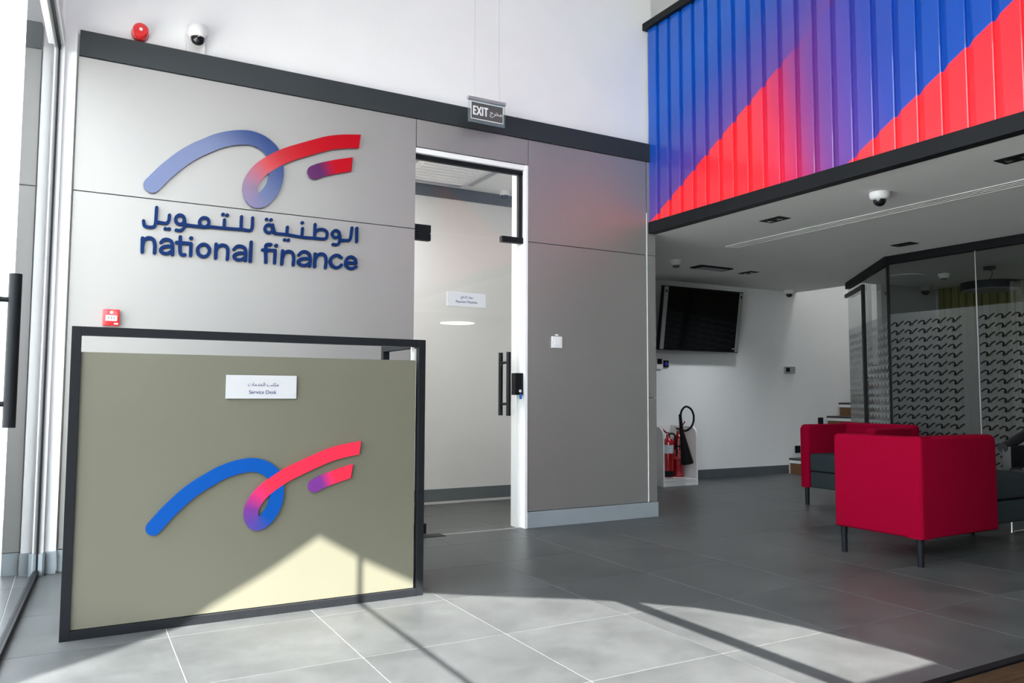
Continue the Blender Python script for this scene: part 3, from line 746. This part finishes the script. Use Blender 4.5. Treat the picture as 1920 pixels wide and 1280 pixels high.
def downlight(x, y, label, w=0.125, l=0.19, watt=0.0):
    t = empty('recessed_downlight', (x, y, CZ), label, 'downlight', 'twin black downlights in the low ceiling')
    box('bezel', M['blackm'], x - w / 2, x + w / 2, y - l / 2, y + l / 2, CZ - 0.004, CZ - 0.0003, t)
    for s in (-1, 1):
        MB().lathe([(0.034, 0), (0.034, -0.0025), (0.026, -0.003)], (x, y + s * l * 0.24, CZ - 0.004), 'z', 18).build('reflector', M['black'], t)
        MB().lathe([(0.022, 0), (0.020, -0.0015), (0.0, -0.002)], (x, y + s * l * 0.24, CZ - 0.0065), 'z', 18).build('lamp', M['chrome'], t)
        if watt:  # spots added to brighten the lounge; the downlights themselves look unlit
            ld = bpy.data.lights.new('added_fill_spot', 'SPOT'); ld.energy = watt; ld.spot_size = 2.3; ld.spot_blend = 1.0; ld.shadow_soft_size = 0.03; ld.color = (0.92, 0.97, 1.0)
            lo = bpy.data.objects.new('added_fill_spot', ld); COL.objects.link(lo); lo.location = (x, y + s * l * 0.24, CZ - 0.02); lo.parent = t; lo.matrix_parent_inverse = wm(t).inverted()
downlight(4.55, 4.11, 'twin black downlight near the parapet, left of the ceiling camera')
downlight(4.52, 2.36, 'twin black downlight cut by the right edge of the picture')
downlight(6.27, 4.23, 'twin black downlight next to the meeting room glass corner', watt=14)
downlight(6.29, 6.06, 'small twin black downlight near the top of the television', watt=38)
t = empty('emergency_light', (5.72, 6.02, CZ), 'long black-framed emergency light in the ceiling in front of the television', 'emergency light')
box('frame', M['blackm'], 5.50, 5.94, 5.93, 6.10, CZ - 0.014, CZ - 0.0003, t, 0.004)
box('diffuser', M['lampoff'], 5.55, 5.89, 5.955, 6.075, CZ - 0.018, CZ - 0.013, t, 0.002)
dome('dome_camera', (4.53, 3.22, CZ), 0.062, 'white dome camera on the low ceiling below the parapet', 'dome cameras')
dome('dome_camera', (7.80, 6.84, CZ), 0.062, 'small dome camera in the ceiling corner by the stairs', 'dome cameras')
t = empty('smoke_detector', (5.09, 5.84, CZ), 'white smoke detector on the low ceiling left of the emergency light', 'smoke detector', 'smoke detectors')
MB().lathe([(0.058, 0), (0.058, -0.02), (0.044, -0.05), (0.036, -0.055)], (5.09, 5.84, CZ), 'z', 24).build('base', M['pwhite'], t)
MB().lathe([(0.034, -0.05), (0.032, -0.075), (0.0, -0.077)], (5.09, 5.84, CZ), 'z', 12).build('chamber', M['signgrey'], t)

# ================================================================== TELEVISION WALL
tv = empty('television', (6.25, TVY, 1.84), 'wall-mounted flat television, switched off and tilted down, with silver side bars', 'television')
tv.rotation_euler = (0, 0, 0)
def tvp(o):   # tilt about the bottom edge: top leans out from the wall
    for v in o.data.vertices:
        p = v.co - Vector((0, 6.84, 1.48))
        a = math.radians(8.5)
        v.co = Vector((p.x, 6.84 + p.y * math.cos(a) - p.z * math.sin(a), 1.48 + p.y * math.sin(a) + p.z * math.cos(a)))
    return o
tvp(box('housing', M['black'], 5.655, 6.865, 6.80, 6.84, 1.478, 2.195, tv, 0.004))
tvp(box('screen', M['screen'], 5.715, 6.80, 6.794, 6.802, 1.50, 2.18, tv, 0.001))
for x0 in (5.668, 6.802):
    b_ = tvp(box('side_bar', M['alu'], x0, x0 + 0.052, 6.788, 6.802, 1.488, 2.185, tv, 0.002))
    tvp(box('sensor', M['black'], x0 + 0.014, x0 + 0.034, 6.786, 6.790, 2.12, 2.15, b_))
tvp(box('maker_plate', M['alu'], 6.755, 6.80, 6.790, 6.796, 1.515, 1.528, tv))
box('bracket', M['black'], 6.0, 6.5, 6.78, TVY, 1.7, 1.95, tv)

t = empty('thermostat', (5.79, TVY, 1.32), 'white wall thermostat with black display, half hidden by the panelled wall', 'thermostat')
box('body', M['pwhite'], 5.74, 5.822, TVY - 0.02, TVY, 1.262, 1.385, t, 0.003)
box('display', M['blackm'], 5.75, 5.815, TVY - 0.023, TVY - 0.019, 1.318, 1.378, t)
t = empty('access_reader', (5.885, TVY, 1.32), 'small black reader with glowing blue ring beneath the television', 'access reader')
box('body', M['black'], 5.852, 5.918, TVY - 0.02, TVY, 1.285, 1.362, t, 0.003)
MB().lathe([(0.020, 0), (0.020, -0.002), (0.014, -0.002), (0.014, 0)], (5.885, TVY - 0.02, 1.325), 'y', 20, cap=False).build('ring_display', M['bluelit'], t)
t = empty('room_controller', (7.88, TVY, 1.29), 'grey and black controller on the white wall above the stairs', 'controller')
box('body', M['pgrey'], 7.80, 7.99, TVY - 0.018, TVY, 1.25, 1.335, t, 0.003)
box('display', M['blackm'], 7.825, 7.885, TVY - 0.022, TVY - 0.017, 1.268, 1.318, t)

# extinguisher cabinet
cab = empty('extinguisher_cabinet', (5.70, 6.72, 0), 'open white floor cabinet holding the fire extinguishers', 'cabinet')
cy0, cy1 = 6.50, TVY - 0.016
def side(x0, x1):
    r = 0.09
    pts = [(cy0, 0), (cy0, 0.63 - r)] + [(cy0 + r - r * math.cos(a), 0.63 - r + r * math.sin(a)) for a in (0.3, 0.6, 0.9, 1.2)] + [(cy0 + r, 0.63), (cy1, 0.63), (cy1, 0)]
    return MB().prism(pts, 'x', x0, x1, 0.003).build('side_panel', M['pwhite'], cab)
side(5.46, 5.482); side(5.922, 5.944)
box('back_panel', M['pwhite'], 5.482, 5.922, cy1 - 0.018, cy1, 0.02, 0.63, cab)
box('bottom_shelf', M['pwhite'], 5.482, 5.922, cy0 + 0.012, cy1 - 0.018, 0.055, 0.075, cab)
box('plinth', M['pwhite'], 5.482, 5.922, cy0 + 0.016, cy0 + 0.034, 0.0, 0.055, cab)

def extinguisher(x, y, r, h, label):
    t = empty('fire_extinguisher', (x, y, 0.075), label, 'fire extinguisher', 'fire extinguishers in the cabinet')
    z = 0.075
    MB().lathe([(r * 0.92, 0), (r, 0.012), (r, h - r * 0.9), (r * 0.8, h - r * 0.4), (r * 0.42, h - 0.01), (r * 0.34, h), (r * 0.34, h + 0.03)], (x, y, z), 'z', 24).build('cylinder', M['redext'], t)
    MB().lathe([(0.016, 0), (0.018, 0.03), (0.012, 0.035)], (x, y, z + h + 0.025), 'z', 14).build('valve', M['chrome'], t)
    return t
t = extinguisher(5.715, 6.72, 0.062, 0.43, 'red fire extinguisher with pale label on the left of the cabinet')
MB().lathe([(0.0632, 0), (0.0632, 0.09)], (5.715, 6.72, 0.335), 'z', 24, cap=False).build('label_band', mat('pale_label', (0.55, 0.6, 0.66), 0.5, noise=0.2, nscale=60), t)
MB().lathe([(0.0635, 0), (0.0635, 0.06)], (5.715, 6.72, 0.085), 'z', 24, cap=False).build('base_skirt', M['blackm'], t)
c = catmull([(5.715, 6.71, 0.53), (5.745, 6.69, 0.55), (5.775, 6.67, 0.52), (5.785, 6.655, 0.42), (5.775, 6.65, 0.3)], 5)
MB().tube(c, 0.009, 8).build('hose', M['blackm'], t)
MB().tube([(5.70, 6.72, 0.552), (5.60, 6.70, 0.61)], 0.009, 8).build('lever', M['redext'], t)
t = extinguisher(5.845, 6.70, 0.060, 0.47, 'red carbon dioxide extinguisher with black horn and looped hose')
MB().tube([(5.845, 6.70, 0.58), (5.80, 6.68, 0.61)], 0.009, 8).build('lever', M['redext'], t)
MB().tube([(5.845, 6.70, 0.565), (5.91, 6.66, 0.68)], 0.007, 8).build('lever', M['redext'], t)
c = catmull([(5.845, 6.70, 0.60), (5.81, 6.60, 0.588), (5.785, 6.49, 0.59), (5.84, 6.465, 0.65), (5.86, 6.465, 0.74), (5.825, 6.465, 0.815), (5.75, 6.465, 0.846), (5.69, 6.465, 0.80), (5.672, 6.465, 0.72)], 6)
MB().tube(c, 0.011, 10).build('hose', M['blackm'], t)
MB().tube([(5.668, 6.465, 0.765), (5.685, 6.465, 0.60), (5.735, 6.468, 0.38), (5.765, 6.47, 0.24)], [0.016, 0.020, 0.048, 0.068], 18).build('horn', M['blackm'], t)
MB().lathe([(0.0612, 0), (0.0612, 0.10)], (5.845, 6.70, 0.27), 'z', 24, cap=False).build('print_band', mat('red_print', (0.6, 0.08, 0.09), 0.4, noise=0.5, nscale=90), t)
MB().lathe([(0.0618, 0), (0.0618, 0.018)], (5.845, 6.70, 0.40), 'z', 24, cap=False).build('strap', M['blackm'], t)

# stairs along the far wall
st = empty('staircase', (7.86, 6.45, 0), 'straight staircase with dark treads and wooden risers beside the far wall', 'staircase')
for n in range(9):
    xs = 7.86 + 0.2375 * n
    zt = 0.19 + 0.1725 * n
    box('riser', M['wood'], xs + 0.022, xs + 0.26, 5.97, TVY - 0.002, zt - 0.1725 if n else 0.0, zt - 0.062, st)
    box('riser_edge', M['pwhite'], xs + 0.006, xs + 0.262, 5.97, TVY - 0.002, zt - 0.062, zt - 0.026, st)
    box('tread', M['tread'], xs, xs + 0.28, 5.96, TVY - 0.002, zt - 0.026, zt, st, 0.002)
for (x, z, l) in ((8.016, 0.292, 'black square step light beside the lowest stair'), (8.453, 0.642, 'black square step light above the red armchair')):
    t = empty('step_light', (x, TVY, z), l, 'step light', 'step lights by the stairs')
    box('housing', M['blackm'], x - 0.045, x + 0.045, TVY - 0.012, TVY, z - 0.045, z + 0.045, t, 0.002)
    box('louvre', M['black'], x - 0.032, x + 0.032, TVY - 0.016, TVY - 0.011, z - 0.03, z + 0.005, t)

# ================================================================== MEETING ROOM GLASS
gp = empty('glass_partition', (6.7, 4.70, 0), 'floor-to-ceiling meeting room glazing with black head channel and patterned frosted film', 'glass partition')
A, B, C_ = Vector((6.70, 4.70)), Vector((7.86, 6.03)), Vector((6.70, 1.4))
def along(p, q, s0, s1, o0, o1, z0, z1, name, m, parent=gp):
    d = (q - p).normalized(); n = Vector((-d.y, d.x))
    P = [p + d * s0 + n * o0, p + d * s1 + n * o0, p + d * s1 + n * o1, p + d * s0 + n * o1]
    return MB().prism([(v.x, v.y) for v in P], 'z', z0, z1).build(name, m, parent)
LAB = (B - A).length
along(A, B, -0.02, LAB, -0.03, 0.03, CZ - 0.075, CZ - 0.001, 'head_channel', M['blackm'])
along(A, C_, -0.02, 3.3, -0.03, 0.03, CZ - 0.075, CZ - 0.001, 'head_channel', M['blackm'])
along(A, B, -0.02, LAB, -0.02, 0.02, 0, 0.05, 'floor_channel', M['black'])
along(A, C_, -0.02, 3.3, -0.02, 0.02, 0, 0.05, 'floor_channel', M['black'])
along(A, B, -0.012, 0.012, -0.012, 0.012, 0.05, CZ - 0.07, 'corner_seal', M['blackm'])
SD = 0.86   # door frame on the splayed side
FT, FB = 1.735, 0.35
panes = []
for (p, q, s0, s1) in ((A, B, 0.015, SD), (A, B, SD + 0.012, LAB - 0.01), (A, C_, 0.015, 0.825), (A, C_, 0.835, 2.1), (A, C_, 2.11, 3.3)):
    pn = along(p, q, s0, s1, -0.005, 0.005, 0.05, CZ - 0.075, 'pane', M['mglass'])
    panes.append((pn, p, q, s0, s1))
    d = (q - p).normalized(); n = Vector((-d.y, d.x))
    # face of the film looks towards the lounge
    sgn = 1 if (q is B) else -1
    along(p, q, s0 + 0.002, s1 - 0.002, sgn * 0.0055, sgn * 0.0062, FB, FT, 'film', M['film'], pn)
along(A, C_, 0.826, 0.834, -0.006, 0.006, 0.05, CZ - 0.075, 'joint_strip', M['alu'])
along(A, B, SD - 0.03, SD + 0.03, 0.02, 0.05, 0.05, 2.14, 'door_frame', M['black'])
along(A, B, SD, LAB - 0.05, 0.02, 0.05, 2.10, 2.14, 'door_frame', M['black'])
# motifs of the film: rows of small looped strokes, one joined sheet per pane
def motif_sheet(pn, p, q, s0, s1, m, lo, hi):
    d = (q - p).normalized(); n = Vector((-d.y, d.x)); sgn = 1 if (q is B) else -1
    mb = MB(); step = 0.135; rise = 0.0775
    loop = [(0.0, 0.018), (0.02, 0.034), (0.042, 0.042), (0.060, 0.036), (0.066, 0.018), (0.060, 0.004), (0.052, 0.008), (0.054, 0.020), (0.066, 0.032)]
    swp = [(0.072, 0.006), (0.092, 0.028), (0.118, 0.046), (0.130, 0.050)]
    r = 0
    z = lo
    while z < hi - 0.05:
        s = s0 + 0.01
        while s < s1 - 0.13:
            for pts in (loop, swp):
                for (a, b) in zip(pts[:-1], pts[1:]):
                    du, dv = b[0] - a[0], b[1] - a[1]; L = math.hypot(du, dv); nu, nv = -dv / L * 0.0065, du / L * 0.0065
                    quad = [(a[0] + nu, a[1] + nv), (b[0] + nu, b[1] + nv), (b[0] - nu, b[1] - nv), (a[0] - nu, a[1] - nv)]
                    vs = []
                    for u, v in quad:
                        w2 = p + d * (s + (u if q is C_ else 0.135 - u)) + n * (sgn * 0.008)
                        vs.append(mb.bm.verts.new((w2.x, w2.y, z + v)))
                    mb.bm.faces.new(vs)
            s += step
        z += rise
    o = mb.build('film_motifs', m, pn); o['kind'] = 'stuff'
for k, (pn, p, q, s0, s1) in enumerate(panes):
    motif_sheet(pn, p, q, s0, s1, M['motifl'] if k < 2 else M['motif'], FB + 0.02, FT)
# white mark on the right-hand pane
pn = panes[3][0]

# meeting room inside
struct(box('wall_meeting', mat('meeting_wall', (0.42, 0.42, 0.41), 0.7, noise=0.02), 9.3, 9.36, -1.5, 5.94, 0, CZ))
struct(box('wall_meeting_back', mat('meeting_wall_pale', (0.55, 0.55, 0.54), 0.7, noise=0.02), 8.25, 9.3, 5.88, 5.94, 0, CZ))
sw = empty('slatted_wall_panel', (9.25, 4.4, 0), 'olive green slatted wall panel inside the meeting room', 'wall panel')
box('back_board', M['greenwall'], 9.275, 9.298, 1.5, 5.82, 0.02, CZ - 0.002, sw)
for k in range(44):
    y0 = 5.75 - k * 0.092
    box('slat', M['greenwall'], 9.245, 9.275, y0, y0 + 0.06, 0.02, CZ - 0.004, sw)
def pendant(x, y, z, r, label, lampm, ztop):
    t = empty('pendant_lamp', (x, y, ztop), label, 'pendant lamp', 'round pendant lamps')
    MB().lathe([(r, 0), (r, 0.075), (r - 0.01, 0.08)], (x, y, z), 'z', 40).build('drum', M['black'], t)
    MB().lathe([(r - 0.012, -0.001), (r - 0.012, 0.004)], (x, y, z - 0.002), 'z', 40).build('diffuser', M[lampm], t)
    MB().lathe([(0.055, 0), (0.055, -0.03)], (x, y, ztop), 'z', 20).build('ceiling_rose', M['black'], t)
    c = catmull([(x, y, ztop - 0.02), (x + 0.01, y - 0.02, (z + ztop) / 2 + 0.05), (x, y + 0.015, z + 0.08)], 5)
    MB().tube(c, 0.004, 6).build('cable', M['blackm'], t)
pendant(8.1, 4.54, 2.045, 0.27, 'round black pendant lamp, unlit, in the meeting room', 'lampoff', CZ)
pendant(4.78, -0.15, 1.99, 0.26, 'round black pendant lamp with lit white underside, mirrored in the glass door', 'lamp', CZ)
t = empty('smoke_detector', (8.15, 5.05, CZ), 'white smoke detector inside the meeting room', 'smoke detector', 'smoke detectors')
MB().lathe([(0.06, 0), (0.06, -0.02), (0.045, -0.05), (0.0, -0.055)], (8.15, 5.05, CZ), 'z', 24).build('base', M['pwhite'], t)
MB().lathe([(0.03, -0.05), (0.028, -0.065), (0.0, -0.067)], (8.15, 5.05, CZ), 'z', 12).build('chamber', M['signgrey'], t)
t = empty('ceiling_diffuser', (7.95, 5.38, CZ), 'round white air diffuser in the meeting room ceiling', 'air diffuser')
MB().lathe([(0.20, 0), (0.20, -0.012), (0.16, -0.022)], (7.95, 5.38, CZ), 'z', 32).build('ring', M['pwhite'], t)
MB().lathe([(0.13, -0.012), (0.13, -0.024), (0.0, -0.026)], (7.95, 5.38, CZ), 'z', 32).build('disc', M['pwhite'], t)
dome('dome_camera', (8.9, 5.75, CZ), 0.075, 'dark dome camera inside the meeting room', 'dome cameras', 'lens', 'pgrey')

# ================================================================== SEATING
def cushion(name, x0, x1, y0, y1, z0, z1, m, parent, bev):
    b_ = MB().box(x0, x1, y0, y1, z0, z1, bev, 3); b_.smooth = True
    return b_.build(name, m, parent)
def armshape(name, axis, u0, u1, a0, a1, z0, z1, r, m, parent, ends=(False, True), bev=0.018):
    """upright upholstered slab in the plane (axis-normal): u along its length, rounded top corners at chosen ends"""
    pts = [(u0, z0)]
    if ends[0]: pts += [(u0, z1 - r)] + [(u0 + r - r * math.cos(a), z1 - r + r * math.sin(a)) for a in (0.39, 0.78, 1.18)] + [(u0 + r, z1)]
    else: pts += [(u0, z1)]
    if ends[1]: pts += [(u1 - r, z1)] + [(u1 - r + r * math.sin(a), z1 - r + r * math.cos(a)) for a in (0.39, 0.78, 1.18)] + [(u1, z1 - r)]
    else: pts += [(u1, z1)]
    pts += [(u1, z0)]
    b_ = MB().prism(pts, axis, a0, a1, bev, 3); b_.smooth = True
    return b_.build(name, m, parent)
def leg(x, y, parent):
    MB().lathe([(0.017, 0.0), (0.020, 0.165)], (x, y, 0), 'z', 16).build('leg', M['black'], parent)

sf = empty('lounge_sofa', (4.9, 3.06, 0), 'red lounge sofa seen from behind with charcoal seat running past its back', 'sofa')
armshape('backrest', 'y', 4.20, 4.945, 2.77, 2.875, 0.158, 0.735, 0.05, M['fabric'], sf, (False, True))
armshape('armrest', 'x', 2.772, 3.36, 4.199, 4.30, 0.158, 0.733, 0.03, M['fabric'], sf, (False, True))
cushion('seat_base', 4.302, 5.62, 2.86, 3.36, 0.165, 0.305, M['seat'], sf, 0.015)
cushion('seat_cushion', 4.302, 5.62, 2.855, 3.37, 0.312, 0.462, M['seat'], sf, 0.025)
for x, y in ((4.235, 2.815), (4.235, 3.32), (5.55, 2.92), (5.55, 3.30)): leg(x, y, sf)

ac = empty('armchair', (6.02, 4.53, 0), 'red tub armchair with charcoal seat standing behind the sofa', 'armchair')
armshape('armrest', 'y', 5.70, 6.22, 4.82, 4.915, 0.158, 0.712, 0.05, M['fabric'], ac, (True, False))
armshape('armrest', 'y', 5.70, 6.22, 4.165, 4.26, 0.158, 0.700, 0.05, M['fabric'], ac, (True, False))
armshape('backrest', 'x', 4.165, 4.915, 6.21, 6.31, 0.158, 0.722, 0.03, M['fabric'], ac, (True, True))
cushion('seat_base', 5.715, 6.22, 4.262, 4.818, 0.160, 0.298, M['seat'], ac, 0.012)
cushion('seat_cushion', 5.705, 6.22, 4.262, 4.818, 0.303, 0.458, M['seat'], ac, 0.022)
for x, y in ((5.745, 4.88), (5.745, 4.20), (6.27, 4.88), (6.27, 4.20)): leg(x, y, ac)

bc = empty('tub_chair', (6.05, 3.0, 0), 'black leather tub chair on a chrome sled base, at the right edge', 'chair')
c = catmull([(5.82, 3.22, 0.60), (6.0, 3.25, 0.63), (6.2, 3.22, 0.70), (6.32, 3.05, 0.73), (6.32, 2.85, 0.73), (6.2, 2.72, 0.70), (6.0, 2.70, 0.63), (5.82, 2.72, 0.60)], 6)
MB().tube(c, 0.035, 12).build('arm_roll', M['leather'], bc)
shell = [(p.x, p.y) for p in c]
inner = [(6.02 + (x - 6.02) * 0.88, 2.97 + (y - 2.97) * 0.82) for x, y in shell]
MB().prism(shell + inner[::-1], 'z', 0.36, 0.61, 0.0).build('shell', M['leather'], bc)
cushion('seat_cushion', 5.80, 6.22, 2.76, 3.18, 0.36, 0.47, M['leather'], bc, 0.03)
for y in (2.76, 3.19):
    MB().tube(catmull([(5.86, y, 0.37), (5.85, y, 0.03), (5.88, y, 0.013), (6.20, y, 0.013), (6.23, y, 0.03), (6.22, y, 0.37)], 4), 0.011, 10).build('sled_leg', M['chrome'], bc)

# ================================================================== FLOOR MAT
t = empty('entrance_mat', (3.2, 1.2, 0), 'brown wood-look entrance mat with black edging in the near corner', 'mat')
for k in range(10):
    y0 = 0.72 + k * 0.091
    box('strip', M['matwood'], 2.45, 4.3, y0, y0 + 0.088, 0.001, 0.016, t, 0.002)
em = MB(); em.box(2.42, 4.33, 1.634, 1.668, 0.0005, 0.02); em.box(2.42, 4.33, 0.685, 0.715, 0.0005, 0.02); em.box(2.42, 2.447, 0.715, 1.634, 0.0005, 0.02); em.box(4.303, 4.33, 0.715, 1.634, 0.0005, 0.02)
em.build('edging', M['blackm'], t)

# ================================================================== ADDED UPPER STOREY LIGHT (unseen panel, brightens the stairwell)
for k, (x, y) in enumerate(((9.2, 6.3),)):
    t = empty('added_light_panel', (x, y, HZ), 'added glowing panel out of view, brightening the stairwell', 'added light')
    box('frame', M['pwhite'], x - 0.5, x + 0.5, y - 0.5, y + 0.5, HZ - 0.03, HZ - 0.001, t)
    box('diffuser', M['stairfill'], x - 0.47, x + 0.47, y - 0.47, y + 0.47, HZ - 0.036, HZ - 0.028, t)

# portals: guide daylight sampling through the two facade openings, they emit nothing
for loc, rot, wx, wz in (((1.0, FY - 0.16, 4.02), (PI / 2, 0, 0), 3.5, 1.95), ((-0.5, 1.7, 1.45), (0, -PI / 2, 0), 2.85, 6.4)):
    ld = bpy.data.lights.new('daylight_portal', 'AREA'); ld.shape = 'RECTANGLE'; ld.size = wx; ld.size_y = wz
    ld.cycles.is_portal = True
    lo = bpy.data.objects.new('daylight_portal', ld); COL.objects.link(lo)
    lo.location = loc; lo.rotation_euler = rot
